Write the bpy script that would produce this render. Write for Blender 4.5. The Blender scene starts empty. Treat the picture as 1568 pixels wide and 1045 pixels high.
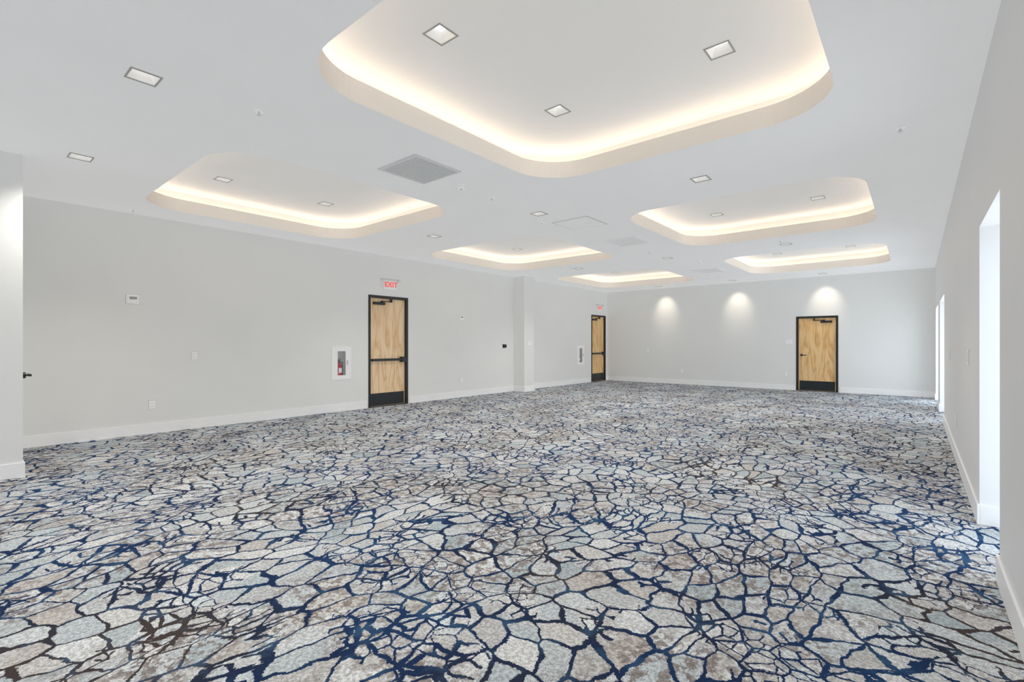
import bpy, bmesh, math
from mathutils import Vector, Matrix
from mathutils.geometry import tessellate_polygon

scene = bpy.context.scene
scene.view_settings.view_transform = 'Standard'
scene.view_settings.look = 'None'
scene.view_settings.exposure = 0.0
COL = scene.collection

# ------------------------------------------------------------ room dimensions
XL, XR, YF, YB, H = -8.25, 0.34, 15.04, -3.0, 3.05
WT = 0.25           # wall thickness
RT = 0.32           # right wall thickness

# ------------------------------------------------------------ materials
def nmat(name):
    m = bpy.data.materials.new(name); m.use_nodes = True
    nt = m.node_tree
    return m, nt, nt.nodes['Principled BSDF']

def paint(name, col, rough=0.6, metal=0.0, bump=0.0, bscale=200, var=0.008, spec=0.3):
    m, nt, b = nmat(name)
    b.inputs['Roughness'].default_value = rough
    b.inputs['Metallic'].default_value = metal
    b.inputs['Specular IOR Level'].default_value = spec
    tc = nt.nodes.new('ShaderNodeTexCoord')
    n = nt.nodes.new('ShaderNodeTexNoise'); n.inputs['Scale'].default_value = 1.7
    nt.links.new(tc.outputs['Object'], n.inputs['Vector'])
    r = nt.nodes.new('ShaderNodeValToRGB')
    r.color_ramp.elements[0].position = 0.3; r.color_ramp.elements[1].position = 0.7
    r.color_ramp.elements[0].color = tuple(max(0, c*(1-var)) for c in col)+(1,)
    r.color_ramp.elements[1].color = tuple(min(1, c*(1+var)) for c in col)+(1,)
    nt.links.new(n.outputs['Fac'], r.inputs['Fac'])
    nt.links.new(r.outputs['Color'], b.inputs['Base Color'])
    if bump > 0:
        n2 = nt.nodes.new('ShaderNodeTexNoise'); n2.inputs['Scale'].default_value = bscale
        nt.links.new(tc.outputs['Object'], n2.inputs['Vector'])
        bp = nt.nodes.new('ShaderNodeBump'); bp.inputs['Strength'].default_value = bump
        bp.inputs['Distance'].default_value = 0.002
        nt.links.new(n2.outputs['Fac'], bp.inputs['Height'])
        nt.links.new(bp.outputs['Normal'], b.inputs['Normal'])
    return m

def emis(name, col, s):
    m, nt, b = nmat(name)
    b.inputs['Base Color'].default_value = tuple(col)+(1,)
    b.inputs['Emission Color'].default_value = tuple(col)+(1,)
    b.inputs['Emission Strength'].default_value = s
    return m

M_wall = paint('wall_paint', (0.785, 0.79, 0.775), 0.55, bump=0.12, bscale=150)
M_wallr = paint('wall_paint_right', (0.79, 0.79, 0.785), 0.5, bump=0.12, bscale=150)
M_ceil = paint('ceiling_paint', (0.81, 0.815, 0.82), 0.8, bump=0.1, bscale=180)
M_tray = paint('tray_paint', (0.80, 0.79, 0.77), 0.8)
M_fascia = paint('fascia_glow_tint', (0.93, 0.865, 0.79), 0.7)  # ceiling paint with the warm cove glow put into its colour
M_trim = paint('white_trim', (0.89, 0.89, 0.89), 0.4)
M_black = paint('black_steel', (0.012, 0.014, 0.016), 0.35, spec=0.5)
M_kick = paint('kick_plate_dark', (0.012, 0.02, 0.022), 0.3, spec=0.5)
M_plate = paint('white_plastic', (0.90, 0.90, 0.89), 0.35)
M_grey = paint('grey_plastic', (0.35, 0.35, 0.35), 0.45)
M_vent = paint('vent_metal', (0.62, 0.63, 0.64), 0.5)
M_ventback = paint('vent_shadow', (0.45, 0.46, 0.47), 0.8)
M_trimring = paint('downlight_ring', (0.34, 0.33, 0.31), 0.4)
M_refl = paint('downlight_reflector', (0.90, 0.89, 0.87), 0.25, metal=0.1)
M_red = paint('extinguisher_red', (0.50, 0.02, 0.02), 0.3, spec=0.5)
M_cab = paint('cabinet_interior', (0.50, 0.51, 0.51), 0.5)
M_alu = paint('aluminium', (0.6, 0.61, 0.62), 0.35, metal=0.8)
M_led = emis('led_strip_light', (1.0, 0.79, 0.58), 4.7)
M_lens = emis('downlight_lens', (1.0, 0.97, 0.92), 1.3)
try: M_lens.cycles.emission_sampling = 'NONE'
except Exception: pass
M_exit = emis('exit_letters', (0.9, 0.05, 0.03), 0.35)
M_conc = paint('exterior_concrete', (0.5, 0.5, 0.48), 0.9, var=0.1)

def glassmat():
    m = bpy.data.materials.new('thin_glass'); m.use_nodes = True
    nt = m.node_tree; nt.nodes.clear()
    o = nt.nodes.new('ShaderNodeOutputMaterial'); mx = nt.nodes.new('ShaderNodeMixShader')
    t = nt.nodes.new('ShaderNodeBsdfTransparent'); g = nt.nodes.new('ShaderNodeBsdfGlossy')
    g.inputs['Roughness'].default_value = 0.02
    mx.inputs[0].default_value = 0.06
    nt.links.new(t.outputs[0], mx.inputs[1]); nt.links.new(g.outputs[0], mx.inputs[2])
    nt.links.new(mx.outputs[0], o.inputs[0])
    return m
M_glass = glassmat()

def wood(name, ca, cb, cc):
    m, nt, b = nmat(name)
    L = nt.links.new
    b.inputs['Roughness'].default_value = 0.38
    tc = nt.nodes.new('ShaderNodeTexCoord')
    mp = nt.nodes.new('ShaderNodeMapping'); mp.inputs['Scale'].default_value = (5.5, 1.0, 0.8)
    L(tc.outputs['Object'], mp.inputs['Vector'])
    n1 = nt.nodes.new('ShaderNodeTexNoise'); n1.inputs['Scale'].default_value = 1.0
    n1.inputs['Detail'].default_value = 3; n1.inputs['Distortion'].default_value = 0.6
    L(mp.outputs[0], n1.inputs['Vector'])
    mul = nt.nodes.new('ShaderNodeMath'); mul.operation = 'MULTIPLY'; mul.inputs[1].default_value = 5.0
    L(n1.outputs['Fac'], mul.inputs[0])
    fr = nt.nodes.new('ShaderNodeMath'); fr.operation = 'PINGPONG'; fr.inputs[1].default_value = 0.5
    L(mul.outputs[0], fr.inputs[0])
    mp2 = nt.nodes.new('ShaderNodeMapping'); mp2.inputs['Scale'].default_value = (60, 1, 2.5)
    L(tc.outputs['Object'], mp2.inputs['Vector'])
    n2 = nt.nodes.new('ShaderNodeTexNoise'); n2.inputs['Scale'].default_value = 1.0; n2.inputs['Detail'].default_value = 5
    L(mp2.outputs[0], n2.inputs['Vector'])
    ad = nt.nodes.new('ShaderNodeMath'); ad.operation = 'MULTIPLY_ADD'; ad.inputs[1].default_value = 1.1
    L(fr.outputs[0], ad.inputs[0])
    s2 = nt.nodes.new('ShaderNodeMath'); s2.operation = 'MULTIPLY'; s2.inputs[1].default_value = 0.6
    L(n2.outputs['Fac'], s2.inputs[0]); L(s2.outputs[0], ad.inputs[2])
    r = nt.nodes.new('ShaderNodeValToRGB')
    r.color_ramp.elements[0].position = 0.24; r.color_ramp.elements[0].color = cb+(1,)
    r.color_ramp.elements[1].position = 0.85; r.color_ramp.elements[1].color = cc+(1,)
    e = r.color_ramp.elements.new(0.46); e.color = ca+(1,)
    L(ad.outputs[0], r.inputs['Fac']); L(r.outputs['Color'], b.inputs['Base Color'])
    return m
M_wood = wood('maple_veneer', (0.80, 0.56, 0.32), (0.64, 0.38, 0.17), (0.86, 0.66, 0.43))
M_wood2 = wood('maple_veneer_golden', (0.76, 0.48, 0.21), (0.58, 0.29, 0.10), (0.82, 0.57, 0.29))

def carpet():
    m, nt, b = nmat('patterned_carpet')
    L = nt.links.new; N = nt.nodes.new
    b.inputs['Roughness'].default_value = 1.0
    b.inputs['Specular IOR Level'].default_value = 0.05
    tc = N('ShaderNodeTexCoord')
    def noise(scale, detail=2, vec=None, rough=0.5, off=None):
        n = N('ShaderNodeTexNoise'); n.noise_dimensions = '2D'; n.inputs['Scale'].default_value = scale
        n.inputs['Detail'].default_value = detail; n.inputs['Roughness'].default_value = rough
        v = vec or tc.outputs['Object']
        if off:
            a = N('ShaderNodeVectorMath'); a.operation = 'ADD'; a.inputs[1].default_value = off
            L(v, a.inputs[0]); v = a.outputs[0]
        L(v, n.inputs['Vector']); return n
    def math_(op, a, bb=None, c=None, clamp=False):
        n = N('ShaderNodeMath'); n.operation = op; n.use_clamp = clamp
        for i, v in enumerate((a, bb, c)):
            if v is None: continue
            if isinstance(v, (int, float)): n.inputs[i].default_value = v
            else: L(v, n.inputs[i])
        return n.outputs[0]
    def vwarp(base, nz, amt):
        s = N('ShaderNodeVectorMath'); s.operation = 'SUBTRACT'; s.inputs[1].default_value = (.5, .5, .5)
        L(nz.outputs['Color'], s.inputs[0])
        k = N('ShaderNodeVectorMath'); k.operation = 'SCALE'; k.inputs['Scale'].default_value = amt
        L(s.outputs[0], k.inputs[0])
        a = N('ShaderNodeVectorMath'); a.operation = 'ADD'
        L(base, a.inputs[0]); L(k.outputs[0], a.inputs[1]); return a.outputs[0]
    def mix(f, a, bb, mode='MIX'):
        n = N('ShaderNodeMix'); n.data_type = 'RGBA'; n.blend_type = mode
        if isinstance(f, (int, float)): n.inputs[0].default_value = f
        else: L(f, n.inputs[0])
        for i, v in ((6, a), (7, bb)):
            if isinstance(v, tuple): n.inputs[i].default_value = v+(1,)
            else: L(v, n.inputs[i])
        return n.outputs[2]
    def ramp(f, stops):
        r = N('ShaderNodeValToRGB'); cr = r.color_ramp
        while len(cr.elements) < len(stops): cr.elements.new(0.5)
        for e, (p, c) in zip(cr.elements, stops):
            e.position = p; e.color = (c if isinstance(c, tuple) else (c, c, c))+(1,)
        L(f, r.inputs['Fac']); return r.outputs['Color']
    mp = N('ShaderNodeMapping'); mp.inputs['Rotation'].default_value = (0, 0, math.radians(28))
    mp.inputs['Scale'].default_value = (1.0, 0.78, 1.0)
    L(tc.outputs['Object'], mp.inputs['Vector'])
    v = vwarp(mp.outputs[0], noise(0.9, 1), 0.38)
    v = vwarp(v, noise(8.0, 2, off=(3, 7, 0)), 0.055)
    S1, S2 = 6.8, 12.5
    def voro(scale, feat):
        n = N('ShaderNodeTexVoronoi'); n.voronoi_dimensions = '2D'; n.feature = feat
        n.inputs['Scale'].default_value = scale; L(v, n.inputs['Vector']); return n
    e1 = voro(S1, 'DISTANCE_TO_EDGE'); c1 = voro(S1, 'F1')
    e2 = voro(S2, 'DISTANCE_TO_EDGE'); c2 = voro(S2, 'F1')
    d1 = math_('DIVIDE', e1.outputs['Distance'], S1)
    d2 = math_('DIVIDE', e2.outputs['Distance'], S2)
    mask = ramp(noise(2.3, 2, off=(11, 2, 0)).outputs['Fac'], [(0.49, 0.0), (0.53, 1.0)])
    d2b = math_('ADD', math_('ADD', d2, 0.0035), math_('MULTIPLY', math_('SUBTRACT', 1.0, mask), 0.2))
    d = math_('MINIMUM', d1, d2b)
    jit = math_('MULTIPLY', math_('SUBTRACT', noise(85, 2).outputs['Fac'], 0.5), 0.013)
    d = math_('ADD', d, jit)
    wn = ramp(noise(3.6, 2, off=(5, 5, 0)).outputs['Fac'], [(0.38, 0.0), (0.78, 1.0)])
    w = math_('ADD', 0.0050, math_('MULTIPLY', wn, 0.0100))
    line = math_('SUBTRACT', 1.0, math_('DIVIDE', math_('SUBTRACT', d, w), 0.002), clamp=True)
    # cell colours
    sx = N('ShaderNodeSeparateColor'); L(c1.outputs['Color'], sx.inputs[0])
    cell = ramp(sx.outputs[0], [(0.0, (0.62, 0.635, 0.635)), (0.25, (0.46, 0.53, 0.56)), (0.45, (0.72, 0.725, 0.72)),
                                (0.62, (0.57, 0.535, 0.505)), (0.8, (0.56, 0.61, 0.635)), (1.0, (0.76, 0.77, 0.77))])
    sx2 = N('ShaderNodeSeparateColor'); L(c2.outputs['Color'], sx2.inputs[0])
    cell2 = ramp(sx2.outputs[0], [(0.0, (0.75, 0.755, 0.755)), (0.5, (0.60, 0.59, 0.58)), (1.0, (0.67, 0.715, 0.74))])
    cell = mix(mask, cell, cell2)
    # mottled taupe woven into the stones
    mot = ramp(noise(20, 4, off=(1, 9, 0), rough=0.65).outputs['Fac'], [(0.495, 0.0), (0.54, 1.0)])
    motr = ramp(noise(1.4, 2, off=(21, 4, 0)).outputs['Fac'], [(0.42, 0.0), (0.58, 0.85)])
    cell = mix(math_('MULTIPLY', mot, motr), cell, (0.25, 0.21, 0.195))
    mot2 = ramp(noise(60, 3, off=(8, 8, 0)).outputs['Fac'], [(0.40, 0.74), (0.60, 1.10)])
    cell = mix(1.0, cell, mot2, 'MULTIPLY')
    # line colours
    lc = ramp(noise(0.7, 3, off=(2, 31, 0)).outputs['Fac'], [(0.36, (0.018, 0.050, 0.130)), (0.50, (0.016, 0.034, 0.092)),
                                                      (0.60, (0.026, 0.034, 0.060)), (0.70, (0.068, 0.054, 0.052))])
    lc = mix(ramp(noise(7, 2).outputs['Fac'], [(0.5, 0.0), (0.7, 0.5)]), lc, (0.06, 0.14, 0.25))
    col = mix(line, cell, lc)
    sp = ramp(noise(200, 1).outputs['Fac'], [(0.3, 0.74), (0.7, 1.18)])
    col = mix(1.0, col, sp, 'MULTIPLY')
    L(col, b.inputs['Base Color'])
    bp = N('ShaderNodeBump'); bp.inputs['Strength'].default_value = 0.5; bp.inputs['Distance'].default_value = 0.004
    L(noise(220, 2).outputs['Fac'], bp.inputs['Height']); L(bp.outputs[0], b.inputs['Normal'])
    return m
M_carpet = carpet()

# ------------------------------------------------------------ mesh helpers
def bx(bm, a, b, mi=0):
    x0, y0, z0 = a; x1, y1, z1 = b
    v = [bm.verts.new(p) for p in ((x0,y0,z0),(x1,y0,z0),(x1,y1,z0),(x0,y1,z0),(x0,y0,z1),(x1,y0,z1),(x1,y1,z1),(x0,y1,z1))]
    for f in ((0,3,2,1),(4,5,6,7),(0,1,5,4),(1,2,6,5),(2,3,7,6),(3,0,4,7)):
        bm.faces.new([v[i] for i in f]).material_index = mi

def cyl(bm, p, r, h, axis='z', mi=0, seg=24, r2=None):
    rot = {'z': Matrix.Identity(4), 'x': Matrix.Rotation(math.pi/2, 4, 'Y'), 'y': Matrix.Rotation(math.pi/2, 4, 'X')}[axis]
    res = bmesh.ops.create_cone(bm, cap_ends=True, segments=seg, radius1=r, radius2=r if r2 is None else r2, depth=h,
                                matrix=Matrix.Translation(p) @ rot)
    fs = set(f for v in res['verts'] for f in v.link_faces)
    for f in fs:
        f.material_index = mi
        if len(f.verts) == 4: f.smooth = True

def mk(name, bm, mats, parent=None, loc=None, rotz=0, bevel=0):
    me = bpy.data.meshes.new(name); bm.to_mesh(me); bm.free()
    for m in (mats if isinstance(mats, (list, tuple)) else [mats]): me.materials.append(m)
    o = bpy.data.objects.new(name, me); COL.objects.link(o)
    if parent: o.parent = parent
    if loc: o.location = loc
    if rotz: o.rotation_euler = (0, 0, rotz)
    if bevel:
        md = o.modifiers.new('bevel', 'BEVEL'); md.width = bevel; md.segments = 2; md.limit_method = 'ANGLE'
    return o

def empty(name, loc=(0,0,0), rotz=0):
    e = bpy.data.objects.new(name, None); COL.objects.link(e)
    e.empty_display_size = 0.2; e.location = loc; e.rotation_euler = (0, 0, rotz); return e

def wall_cells(bm, axis, c0, c1, a0, a1, openings, z1=H+0.5):
    ss = sorted(set([a0, a1]+[o[0] for o in openings]+[o[1] for o in openings]))
    for s0, s1 in zip(ss[:-1], ss[1:]):
        ops = sorted([(o[2], o[3]) for o in openings if o[0] <= s0+1e-6 and o[1] >= s1-1e-6])
        z = 0.0; spans = []
        for q0, q1 in ops:
            if q0 > z+1e-6: spans.append((z, q0))
            z = q1
        spans.append((z, z1))
        for q0, q1 in spans:
            if axis == 'x': bx(bm, (c0, s0, q0), (c1, s1, q1))
            else: bx(bm, (s0, c0, q0), (s1, c1, q1))

# ------------------------------------------------------------ floor
bm = bmesh.new(); bx(bm, (XL-WT, YB-WT, -0.12), (XR+RT, YF+WT, 0.0)); mk('floor', bm, M_carpet)
bm = bmesh.new(); bx(bm, (-25, -25, -0.35), (25, 35, -0.13)); mk('exterior_ground', bm, M_conc)

# ------------------------------------------------------------ walls
D1 = (5.48, 6.42, 2.22); D2 = (13.97, 14.90, 2.22); D3 = (-2.49, -1.56, 1.99)
CAB1 = (4.735, 5.04); CAB2 = (13.14, 13.445); CZ = (0.64, 1.16)
bm = bmesh.new()
wall_cells(bm, 'x', XL-WT, XL, YB, YF+WT, [(D1[0], D1[1], 0, D1[2]), (D2[0], D2[1], 0, D2[2]),
            (CAB1[0], CAB1[1], *CZ), (CAB2[0], CAB2[1], *CZ)])
mk('wall_left', bm, M_wall)
bm = bmesh.new(); wall_cells(bm, 'y', YF, YF+WT, XL, XR+RT, [(D3[0], D3[1], 0, D3[2])]); mk('wall_far', bm, M_wall)
RO = [(3.62, 4.69, 0, 2.08), (10.2, 12.0, 0, 2.05), (12.9, 14.45, 0, 2.05)]
bm = bmesh.new(); wall_cells(bm, 'x', XR, XR+RT, YB, YF, RO); mk('wall_right', bm, M_wallr)
WO = [(-5.9, -4.1, 0.3, 2.6), (-3.8, -2.0, 0.3, 2.6), (-1.7, 0.1, 0.3, 2.6)]
bm = bmesh.new(); wall_cells(bm, 'y', YB-WT, YB, XL, XR+RT, WO); mk('wall_back', bm, M_wall)
# return wall on the near left
PX, PY = -6.49, 0.54
bm = bmesh.new(); bx(bm, (XL, YB, 0), (PX, PY, H)); mk('wall_return', bm, M_wall)

# pilaster on left wall
CX, CY0, CY1 = -7.89, 9.94, 10.36
bm = bmesh.new(); bx(bm, (XL, CY0, 0), (CX, CY1, H)); mk('wall_pilaster', bm, M_wall, bevel=0.004)

# baseboards
BH, BT = 0.14, 0.015
def bb(name, segs):
    bm = bmesh.new()
    for a, b in segs:
        bx(bm, (a[0], a[1], 0), (b[0], b[1], BH))
    mk(name, bm, M_trim, bevel=0.004)
bb('baseboard_left', [((XL, PY), (XL+BT, D1[0]-0.05)), ((XL, D1[1]+0.05), (XL+BT, CY0)), ((XL, CY1), (XL+BT, D2[0]-0.05)),
                      ((XL, CY0-BT), (CX+BT, CY0)), ((CX, CY0), (CX+BT, CY1)), ((XL, CY1), (CX+BT, CY1+BT)), ((XL, D2[1]+0.05), (XL+BT, YF))])
bb('baseboard_far', [((XL, YF-BT), (D3[0]-0.05, YF)), ((D3[1]+0.05, YF-BT), (XR, YF))])
rs = []
ys = YB
for o in RO:
    rs.append(((XR-BT, ys), (XR, o[0]+BT)))
    rs.append(((XR, o[0]), (XR+RT-0.06, o[0]+BT)))
    rs.append(((XR, o[1]-BT), (XR+RT-0.06, o[1])))
    ys = o[1]-BT
rs.append(((XR-BT, ys), (XR, YF)))
bb('baseboard_right', rs)
bb('baseboard_return', [((PX, YB), (PX+BT, PY+BT)), ((XL, PY), (PX, PY+BT))])

# ------------------------------------------------------------ ceiling with tray openings
def rrect(x0, x1, y0, y1, r, d=0.0, n=14):
    x0 -= d; x1 += d; y0 -= d; y1 += d; r = r+d
    pts = []
    for cx, cy, a0 in ((x1-r, y1-r, 0), (x0+r, y1-r, 90), (x0+r, y0+r, 180), (x1-r, y0+r, 270)):
        for i in range(n+1):
            a = math.radians(a0+90*i/n); pts.append((cx+r*math.cos(a), cy+r*math.sin(a)))
    return pts
def sq(cx, cy, h): return [(cx-h, cy-h), (cx+h, cy-h), (cx+h, cy+h), (cx-h, cy+h)]
def fill(bm, loops, z, mi=0):
    polys = [[Vector((p[0], p[1], 0)) for p in l] for l in loops]
    flat = [bm.verts.new((p[0], p[1], z)) for l in loops for p in l]
    for t in tessellate_polygon(polys):
        try: f = bm.faces.new([flat[i] for i in t])
        except ValueError: continue
        f.material_index = mi
        f.normal_update()
        if f.normal.z > 0: f.normal_flip()

TR = [(-3.18, -0.43, 1.50, 4.40), (-7.64, -4.73, 1.65, 4.58), (-3.20, -0.42, 6.12, 9.03),
      (-7.66, -4.70, 6.25, 9.17), (-3.20, -0.41, 10.60, 13.58), (-7.66, -4.70, 10.80, 13.90)]
RAD = 0.52
HL = 0.080
flatL = [(x, y) for y in (0.90, 5.33, 9.80) for x in (-1.79, -3.97, -6.14)]
washL = [(x, 14.45) for x in (-1.82, -3.97, -6.14)]
bm = bmesh.new()
loops = [[(XL-WT, YB-WT), (XR+RT, YB-WT), (XR+RT, YF+WT), (XL-WT, YF+WT)]]
loops += [rrect(*t, RAD) for t in TR] + [sq(x, y, HL) for x, y in flatL+washL]
fill(bm, loops, H)
mk('ceiling', bm, M_ceil)

TZ = H+0.345
trayL = []
for t in TR:
    cx, cy = (t[0]+t[1])/2, (t[2]+t[3])/2
    ls = [(cx+sx*0.71, cy+sy*0.71) for sx in (-1, 1) for sy in (-1, 1)]
    trayL += ls
    bm = bmesh.new()
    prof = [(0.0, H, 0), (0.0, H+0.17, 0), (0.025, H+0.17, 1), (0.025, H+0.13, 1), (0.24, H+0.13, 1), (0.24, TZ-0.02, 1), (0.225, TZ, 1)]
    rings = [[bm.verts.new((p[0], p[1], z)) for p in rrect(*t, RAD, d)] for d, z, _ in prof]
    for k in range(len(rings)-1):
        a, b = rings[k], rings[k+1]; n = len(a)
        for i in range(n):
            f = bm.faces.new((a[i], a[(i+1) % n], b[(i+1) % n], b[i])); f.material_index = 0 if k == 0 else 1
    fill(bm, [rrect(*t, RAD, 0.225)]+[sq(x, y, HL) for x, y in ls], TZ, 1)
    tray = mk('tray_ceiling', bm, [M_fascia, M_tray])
    bm = bmesh.new()
    pr = [(0.16, H+0.135), (0.16, H+0.150), (0.19, H+0.150), (0.19, H+0.135)]
    rr = [[bm.verts.new((p[0], p[1], z)) for p in rrect(*t, RAD, d)] for d, z in pr]
    for k in range(4):
        a, b = rr[k], rr[(k+1) % 4]; n = len(a)
        for i in range(n): bm.faces.new((a[i], b[i], b[(i+1) % n], a[(i+1) % n]))
    bmesh.ops.recalc_face_normals(bm, faces=bm.faces)
    mk('cove_led_strip', bm, M_led, parent=tray)

# ------------------------------------------------------------ recessed downlights
def downlight(x, y, z, power, size=130, blend=0.9, tilt=0, col=(1.0, 0.95, 0.88)):
    bm = bmesh.new()
    o, i = 0.088, 0.077
    for a, b in (((-o, -o), (o, -i)), ((-o, i), (o, o)), ((-o, -i), (-i, i)), ((i, -i), (o, i))):
        bx(bm, (a[0], a[1], -0.005), (b[0], b[1], 0.002), 0)
    def ring(h, zz): return [bm.verts.new((p[0], p[1], zz)) for p in sq(0, 0, h)]
    A, B = ring(i, 0.0), ring(0.044, 0.060)
    for k in range(4):
        bm.faces.new((A[k], A[(k+1) % 4], B[(k+1) % 4], B[k])).material_index = 1
    bm.faces.new(B).material_index = 2
    e = mk('recessed_downlight', bm, [M_trimring, M_refl, M_lens], loc=(x, y, z))
    if power:
        ld = bpy.data.lights.new('downlight_lamp', 'SPOT'); ld.energy = power; ld.spot_size = math.radians(size)
        ld.spot_blend = blend; ld.color = col; ld.shadow_soft_size = 0.03
        lo = bpy.data.objects.new('downlight_lamp', ld); COL.objects.link(lo); lo.parent = e; lo.location = (0, 0, -0.03)
        lo.rotation_euler = (math.radians(tilt), 0, 0)
for x, y in flatL: downlight(x, y, H, 84)
for x, y in trayL: downlight(x, y, TZ, 0)
for x, y in washL: downlight(x, y, H, 27, 60, 1.0, 41, (1.0, 0.86, 0.68))

# ------------------------------------------------------------ doors
R90 = math.pi/2
def door(name, loc, rotz, W, Ht, woodm, hinge_left=True, panic=True, kickm=None):
    """local: x across opening 0..W, -y toward the room, z up"""
    e = empty(name, loc, rotz)
    bm = bmesh.new()
    F = 0.05
    bx(bm, (-0.012, -0.012, 0), (F-0.012, 0.16, Ht+0.012)); bx(bm, (W-F+0.012, -0.012, 0), (W+0.012, 0.16, Ht+0.012))
    bx(bm, (F-0.012, -0.012, Ht-F+0.012), (W-F+0.012, 0.16, Ht+0.012))
    s = 0.016
    bx(bm, (F-0.012, 0.095, 0), (F-0.012+s, 0.16, Ht-F+0.012)); bx(bm, (W-F+0.012-s, 0.095, 0), (W-F+0.012, 0.16, Ht-F+0.012))
    bx(bm, (F-0.012, -0.0, -0.0), (W-F+0.012, 0.16, 0.012))
    mk('frame', bm, M_black, e, bevel=0.002)
    x0, x1, zt = F-0.009, W-F+0.009, Ht-F+0.009
    bm = bmesh.new(); bx(bm, (x0, 0.045, 0.015), (x1, 0.09, zt)); mk('slab', bm, woodm, e, bevel=0.002)
    bm = bmesh.new(); bx(bm, (x0, 0.09, 0.012), (x1, 0.1, zt)); mk('back_stop', bm, M_black, e)
    bm = bmesh.new(); bx(bm, (x0+0.02, 0.041, 0.02), (x1-0.02, 0.0455, 0.27)); mk('kick_plate', bm, kickm or M_black, e)
    # closer
    bm = bmesh.new()
    hx = x0+0.08 if hinge_left else x1-0.08
    sg = 1 if hinge_left else -1
    a, b = sorted((hx, hx+sg*0.26))
    bx(bm, (a, -0.01, zt-0.13), (b, 0.045, zt-0.075))
    a, b = sorted((hx+sg*0.18, hx+sg*0.42))
    bx(bm, (a, -0.028, zt-0.07), (b, -0.012, zt-0.05))
    a, b = sorted((hx+sg*0.16, hx+sg*0.2)); bx(bm, (a, -0.028, zt-0.08), (b, 0.02, zt-0.05))
    a, b = sorted((hx+sg*0.39, hx+sg*0.42)); bx(bm, (a, -0.028, zt-0.07), (b, 0.03, zt-0.005))
    mk('door_closer', bm, M_black, e, bevel=0.003)
    # hinges
    bm = bmesh.new()
    hxx = x0-0.004 if hinge_left else x1+0.004
    for z in (0.25, Ht*0.5, Ht-0.3): cyl(bm, (hxx, 0.036, z), 0.008, 0.11, 'z')
    mk('hinges', bm, M_black, e)
    bm = bmesh.new()
    lx = x1 if hinge_left else x0
    if panic:
        bx(bm, (x0+0.03, -0.03, 0.915), (x1-0.02, 0.005, 0.965))
        bx(bm, (x0+0.03, 0.0, 0.92), (x0+0.10, 0.045, 0.96))
        a, b = sorted((lx, lx-sg*0.13)); bx(bm, (a, -0.045, 0.885), (b, 0.045, 0.995))
        mk('panic_bar', bm, M_black, e, bevel=0.005)
    else:
        c = lx+sg*-0.07
        cyl(bm, (c, 0.038, 0.96), 0.03, 0.016, 'y')
        cyl(bm, (c, 0.01, 0.96), 0.010, 0.05, 'y')
        a, b = sorted((c+sg*0.012, c-sg*0.12)); bx(bm, (a, -0.022, 0.948), (b, -0.004, 0.97))
        mk('lever_handle', bm, M_black, e, bevel=0.004)
    return e
door('door_1', (XL, D1[0], 0), R90, D1[1]-D1[0], D1[2], M_wood)
door('door_2', (XL, D2[0], 0), R90, D2[1]-D2[0], D2[2], M_wood2)
door('door_3', (D3[0], YF, 0), 0, D3[1]-D3[0], D3[2], M_wood2, hinge_left=False, panic=False, kickm=M_kick)

# door on end of the return wall (only its lever shows past the corner)
e = empty('door_4', (-6.56, PY, 0), math.pi)
bm = bmesh.new()
bx(bm, (0.0, -0.003, 0), (0.05, 0.0, 2.14)); bx(bm, (0.97, -0.003, 0), (1.02, 0.0, 2.14)); bx(bm, (0.05, -0.003, 2.09), (0.97, 0, 2.14))
mk('frame', bm, M_black, e)
bm = bmesh.new(); bx(bm, (0.05, -0.002, 0.01), (0.97, 0.0, 2.09)); mk('slab', bm, M_wood, e)
bm = bmesh.new(); cyl(bm, (0.10, -0.02, 0.955), 0.03, 0.025, 'y'); cyl(bm, (0.10, -0.04, 0.955), 0.01, 0.05, 'y'); bx(bm, (0.03, -0.07, 0.945), (0.22, -0.05, 0.967))
mk('lever_handle', bm, M_black, e, bevel=0.004)

# ------------------------------------------------------------ exit signs
def exit_sign(loc, rotz):
    e = empty('exit_sign', loc, rotz)
    bm = bmesh.new(); bx(bm, (-0.14, -0.05, -0.085), (0.14, -0.004, 0.085)); mk('housing', bm, M_plate, e, bevel=0.006)
    bm = bmesh.new(); bx(bm, (-0.14, -0.055, 0.10), (0.14, 0.0, 0.125)); bx(bm, (-0.03, -0.04, 0.085), (0.03, -0.01, 0.11))
    cyl(bm, (-0.19, -0.045, 0.10), 0.03, 0.05, 'y'); cyl(bm, (0.19, -0.045, 0.10), 0.03, 0.05, 'y')
    bx(bm, (-0.2, -0.03, 0.095), (0.2, -0.01, 0.11))
    mk('lamp_bar', bm, M_vent, e, bevel=0.003)
    cu = bpy.data.curves.new('exit_text', 'FONT'); cu.body = 'EXIT'; cu.size = 0.15; cu.align_x = 'CENTER'; cu.align_y = 'CENTER'
    cu.extrude = 0.002; cu.offset = 0.002; cu.materials.append(M_exit)
    o = bpy.data.objects.new('exit_letters', cu); COL.objects.link(o); o.parent = e
    o.location = (0, -0.053, 0); o.rotation_euler = (R90, 0, 0)
exit_sign((XL, 5.97, 2.46), R90)
exit_sign((XL, 14.44, 2.47), R90)

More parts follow.
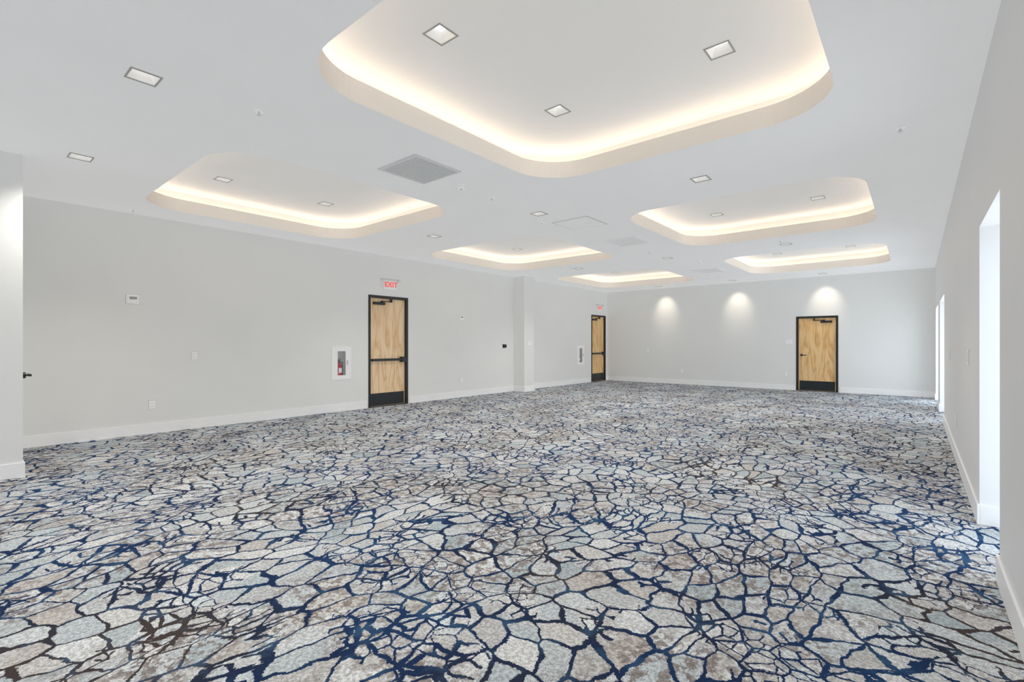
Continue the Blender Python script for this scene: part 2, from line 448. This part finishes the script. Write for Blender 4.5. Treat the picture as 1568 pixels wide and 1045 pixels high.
# ------------------------------------------------------------ fire extinguisher cabinets
def cabinet(y0, y1):
    e = empty('fire_extinguisher_cabinet', (XL, y0, CZ[0]), R90)
    W = y1-y0; Hh = CZ[1]-CZ[0]; p = 0.045
    bm = bmesh.new()
    for a, b in (((-p, -p), (W+p, 0.035)), ((-p, Hh-0.035), (W+p, Hh+p)), ((-p, 0.035), (0.07, Hh-0.035)), ((W-0.07, 0.035), (W+p, Hh-0.035))):
        bx(bm, (a[0], -0.02, a[1]), (b[0], 0.0, b[1]))
    mk('door_frame', bm, M_trim, e, bevel=0.003)
    bm = bmesh.new()
    t = 0.004; dp = 0.16
    bx(bm, (0, 0, 0), (t, dp, Hh)); bx(bm, (W-t, 0, 0), (W, dp, Hh)); bx(bm, (t, 0, 0), (W-t, dp, t)); bx(bm, (t, 0, Hh-t), (W-t, dp, Hh)); bx(bm, (t, dp-t, t), (W-t, dp, Hh-t))
    mk('tub', bm, M_cab, e)
    bm = bmesh.new()
    cx, cy = W/2, 0.085
    cyl(bm, (cx, cy, 0.005+0.11), 0.050, 0.21, 'z', 0, 32)
    cyl(bm, (cx, cy, 0.245), 0.050, 0.05, 'z', 0, 32, r2=0.02)
    cyl(bm, (cx, cy, 0.285), 0.016, 0.04, 'z', 1)
    bx(bm, (cx-0.015, cy-0.05, 0.30), (cx+0.015, cy+0.05, 0.315), 1)
    bx(bm, (cx-0.012, cy-0.055, 0.325), (cx+0.012, cy+0.045, 0.337), 1)
    cyl(bm, (cx+0.058, cy-0.02, 0.16), 0.008, 0.22, 'z', 1); cyl(bm, (cx+0.03, cy-0.02, 0.272), 0.008, 0.06, 'x', 1)
    cyl(bm, (cx+0.058, cy-0.02, 0.05), 0.013, 0.06, 'z', 1)
    bx(bm, (cx-0.03, cy-0.0515, 0.08), (cx+0.03, cy-0.045, 0.17), 2)
    mk('fire_extinguisher', bm, [M_red, M_black, M_plate], e)
    bm = bmesh.new(); bx(bm, (0.07, -0.012, 0.035), (W-0.07, -0.008, Hh-0.035)); mk('glass', bm, M_glass, e)
    bm = bmesh.new(); bx(bm, (W-0.05, -0.035, Hh*0.45), (W-0.03, -0.02, Hh*0.6)); mk('pull_handle', bm, M_alu, e)
cabinet(*CAB1); cabinet(*CAB2)

# ------------------------------------------------------------ wall plates
def plate(name, loc, rotz, w, h, kind):
    bm = bmesh.new()
    bx(bm, (-w/2, -0.007, -h/2), (w/2, 0, h/2), 0)
    if kind == 'switch': 
        n = max(1, round(w/0.075))
        for i in range(n):
            c = (-w/2)+(i+0.5)*w/n; bx(bm, (c-0.016, -0.011, -0.033), (c+0.016, -0.006, 0.033), 0)
            bx(bm, (c-0.018, -0.0076, -0.035), (c+0.018, -0.0065, 0.035), 1)
    elif kind == 'outlet':
        for z in (-0.022, 0.022):
            bx(bm, (-0.017, -0.010, z-0.014), (0.017, -0.006, z+0.014), 0)
            bx(bm, (-0.008, -0.0105, z-0.006), (-0.005, -0.0095, z+0.006), 1); bx(bm, (0.005, -0.0105, z-0.006), (0.008, -0.0095, z+0.006), 1)
    elif kind == 'thermo':
        bx(bm, (-w*0.42, -0.028, -h*0.42), (w*0.42, -0.006, h*0.42), 0); bx(bm, (-w*0.28, -0.0295, -h*0.02), (w*0.28, -0.027, h*0.25), 1)
    elif kind == 'black':
        bx(bm, (-w*0.4, -0.04, -h*0.4), (w*0.4, -0.006, h*0.4), 0)
    # thin shadow-gap backing
    bx(bm, (-w/2-0.003, -0.002, -h/2-0.003), (w/2+0.003, 0, h/2+0.003), 1)
    mk(name, bm, [M_black if kind == 'black' else M_plate, M_grey], loc=loc, rotz=rotz, bevel=0)
plate('fire_alarm_strobe', (XL, 1.75, 1.875), R90, 0.15, 0.13, 'thermo')
plate('light_switch', (XL, 2.49, 1.085), R90, 0.08, 0.12, 'switch')
plate('power_outlet', (XL, 1.97, 0.405), R90, 0.08, 0.12, 'outlet')
plate('fire_alarm_strobe', (XL, 7.99, 1.88), R90, 0.13, 0.12, 'thermo')
plate('power_outlet', (XL, 7.99, 0.40), R90, 0.08, 0.12, 'outlet')
plate('control_panel', (XL, 9.55, 1.205), R90, 0.13, 0.09, 'black')
plate('light_switch', (CX, 10.15, 1.28), R90, 0.16, 0.12, 'switch')
plate('light_switch', (-6.74, YF, 1.05), 0, 0.08, 0.12, 'switch')
plate('power_outlet', (-5.62, YF, 0.42), 0, 0.08, 0.12, 'outlet')
plate('power_outlet', (-2.74, YF, 0.43), 0, 0.08, 0.12, 'outlet')
plate('light_switch', (-2.67, YF, 1.32), 0, 0.20, 0.13, 'switch')
plate('light_switch', (XR, 5.6, 1.15), -R90, 0.08, 0.12, 'switch')
plate('light_switch', (XR, 8.5, 1.12), -R90, 0.08, 0.12, 'switch')
plate('power_outlet', (XR, 7.2, 0.42), -R90, 0.08, 0.12, 'outlet')

# ------------------------------------------------------------ ceiling devices
def vent(x, y, s=0.30, mats=(M_vent, M_ventback)):
    bm = bmesh.new(); f = 0.03
    for a, b in (((-s, -s), (s, -s+f)), ((-s, s-f), (s, s)), ((-s, -s+f), (-s+f, s-f)), ((s-f, -s+f), (s, s-f))):
        bx(bm, (a[0], a[1], -0.012), (b[0], b[1], 0), 0)
    bx(bm, (-s+f, -s+f, -0.003), (s-f, s-f, 0), 1)
    n = 22
    for i in range(n):
        c = -s+f+(i+0.5)*(2*s-2*f)/n; bx(bm, (-s+f, c-0.007, -0.009), (s-f, c+0.007, -0.004), 0)
    mk('ceiling_air_vent', bm, list(mats), loc=(x, y, H))
vent(-3.91, 3.20)
vent(-3.87, 7.76, 0.3, (M_ceil, M_vent))
vent(-3.87, 12.1, 0.3, (M_ceil, M_vent))
bm = bmesh.new(); s = 0.3
bx(bm, (-s, -s, -0.002), (s, s, 0), 1); bx(bm, (-s+0.012, -s+0.012, -0.004), (s-0.012, s-0.012, -0.002), 0)
mk('ceiling_access_panel', bm, [M_ceil, M_grey], loc=(-3.83, 6.15, H))
def sprinkler(x, y):
    bm = bmesh.new(); cyl(bm, (0, 0, -0.004), 0.035, 0.008, 'z', 0); cyl(bm, (0, 0, -0.014), 0.008, 0.018, 'z', 1)
    bx(bm, (-0.012, -0.002, -0.032), (-0.008, 0.002, -0.012), 1); bx(bm, (0.008, -0.002, -0.032), (0.012, 0.002, -0.012), 1)
    cyl(bm, (0, 0, -0.033), 0.015, 0.003, 'z', 1); mk('fire_sprinkler', bm, [M_plate, M_vent], loc=(x, y, H))
for x, y in ((-3.87, 1.60), (-0.10, 5.13), (-3.97, 4.36), (-3.97, 8.9), (-8.0, 1.7), (-1.8, 9.4), (-6.14, 9.5), (-3.97, 13.3)): sprinkler(x, y)
def detector(x, y, r=0.05):
    bm = bmesh.new(); cyl(bm, (0, 0, -0.006), r, 0.012, 'z', 0); cyl(bm, (0, 0, -0.020), r*0.8, 0.018, 'z', 0, 24, r2=r*0.85)
    cyl(bm, (0, 0, -0.030), r*0.3, 0.003, 'z', 1); mk('smoke_detector', bm, [M_plate, M_grey], loc=(x, y, H))
for x, y in ((-3.97, 3.85), (-4.2, 5.7), (-3.6, 10.6)): detector(x, y)

# ------------------------------------------------------------ glass doors in right wall, windows at back
def glazing(name, loc, rotz, W, z0, z1, n):
    e = empty(name, loc, rotz); bm = bmesh.new(); f = 0.05
    bx(bm, (0, 0, z0), (W, 0.05, z0+f)); bx(bm, (0, 0, z1-f), (W, 0.05, z1))
    for i in range(n+1):
        c = i*(W-f)/n; bx(bm, (c, 0, z0+f), (c+f, 0.05, z1-f))
    mk('frame', bm, M_trim, e)
    bm = bmesh.new(); bx(bm, (f, 0.022, z0+f), (W-f, 0.028, z1-f)); mk('glass', bm, M_glass, e)
for i, o in enumerate(RO):
    glazing('window_%d' % (i+1), (XR+RT-0.055, o[1], 0), -R90, o[1]-o[0], 0, o[3], 1 if i == 0 else 2)
for i, o in enumerate(WO):
    glazing('window_%d' % (i+4), (o[1], YB-0.15, 0), math.pi, o[1]-o[0], o[2], o[3], 2)

# ------------------------------------------------------------ lights
def area(name, loc, rot, sx, sy, p, col):
    ld = bpy.data.lights.new(name, 'AREA'); ld.shape = 'RECTANGLE'; ld.size = sx; ld.size_y = sy; ld.energy = p; ld.color = col
    o = bpy.data.objects.new(name, ld); COL.objects.link(o); o.location = loc; o.rotation_euler = rot
DAY = (0.78, 0.89, 1.0)
for i, o in enumerate(RO):   # daylight arriving through the right-hand openings, aimed -x
    area('daylight_opening', (XR+RT+0.1, (o[0]+o[1])/2, o[3]/2), (0, R90, 0), o[3], o[1]-o[0], (18, 32, 40)[i], DAY)
for o in WO:
    area('daylight_window', ((o[0]+o[1])/2, YB-WT-0.1, 1.45), (R90, 0, math.pi), 1.8, 2.3, 185, (0.80, 0.90, 1.0))
def fill_sun(name, d, e, col):
    ld = bpy.data.lights.new(name, 'SUN'); ld.energy = e; ld.angle = 0.5; ld.use_shadow = False; ld.color = col
    so = bpy.data.objects.new(name, ld); COL.objects.link(so); so.location = (-3, 2, 1)
    so.rotation_euler = Vector(d).to_track_quat('-Z', 'Y').to_euler()
fill_sun('soft_fill_sun', (-0.44, 0.34, 0.83), 1.18, (1.0, 0.995, 0.985))
fill_sun('soft_side_fill_sun', (0.60, 0.15, -0.78), 0.46, (0.97, 0.985, 1.0))  # added shadowless fill for right wall and floor, no real source there

w = bpy.data.worlds.new('sky'); scene.world = w; w.use_nodes = True
bg = w.node_tree.nodes['Background']; bg.inputs[0].default_value = (0.80, 0.90, 1.0, 1); bg.inputs[1].default_value = 0.6

# ------------------------------------------------------------ camera
cd = bpy.data.cameras.new('camera'); cam = bpy.data.objects.new('camera', cd); COL.objects.link(cam)
cd.sensor_width = 36; cd.lens = 16.99; cd.shift_y = 0.0029; cd.clip_start = 0.05
cam.location = (0, 0, 1.26); cam.rotation_euler = (R90, 0, math.radians(39.9))
scene.camera = cam
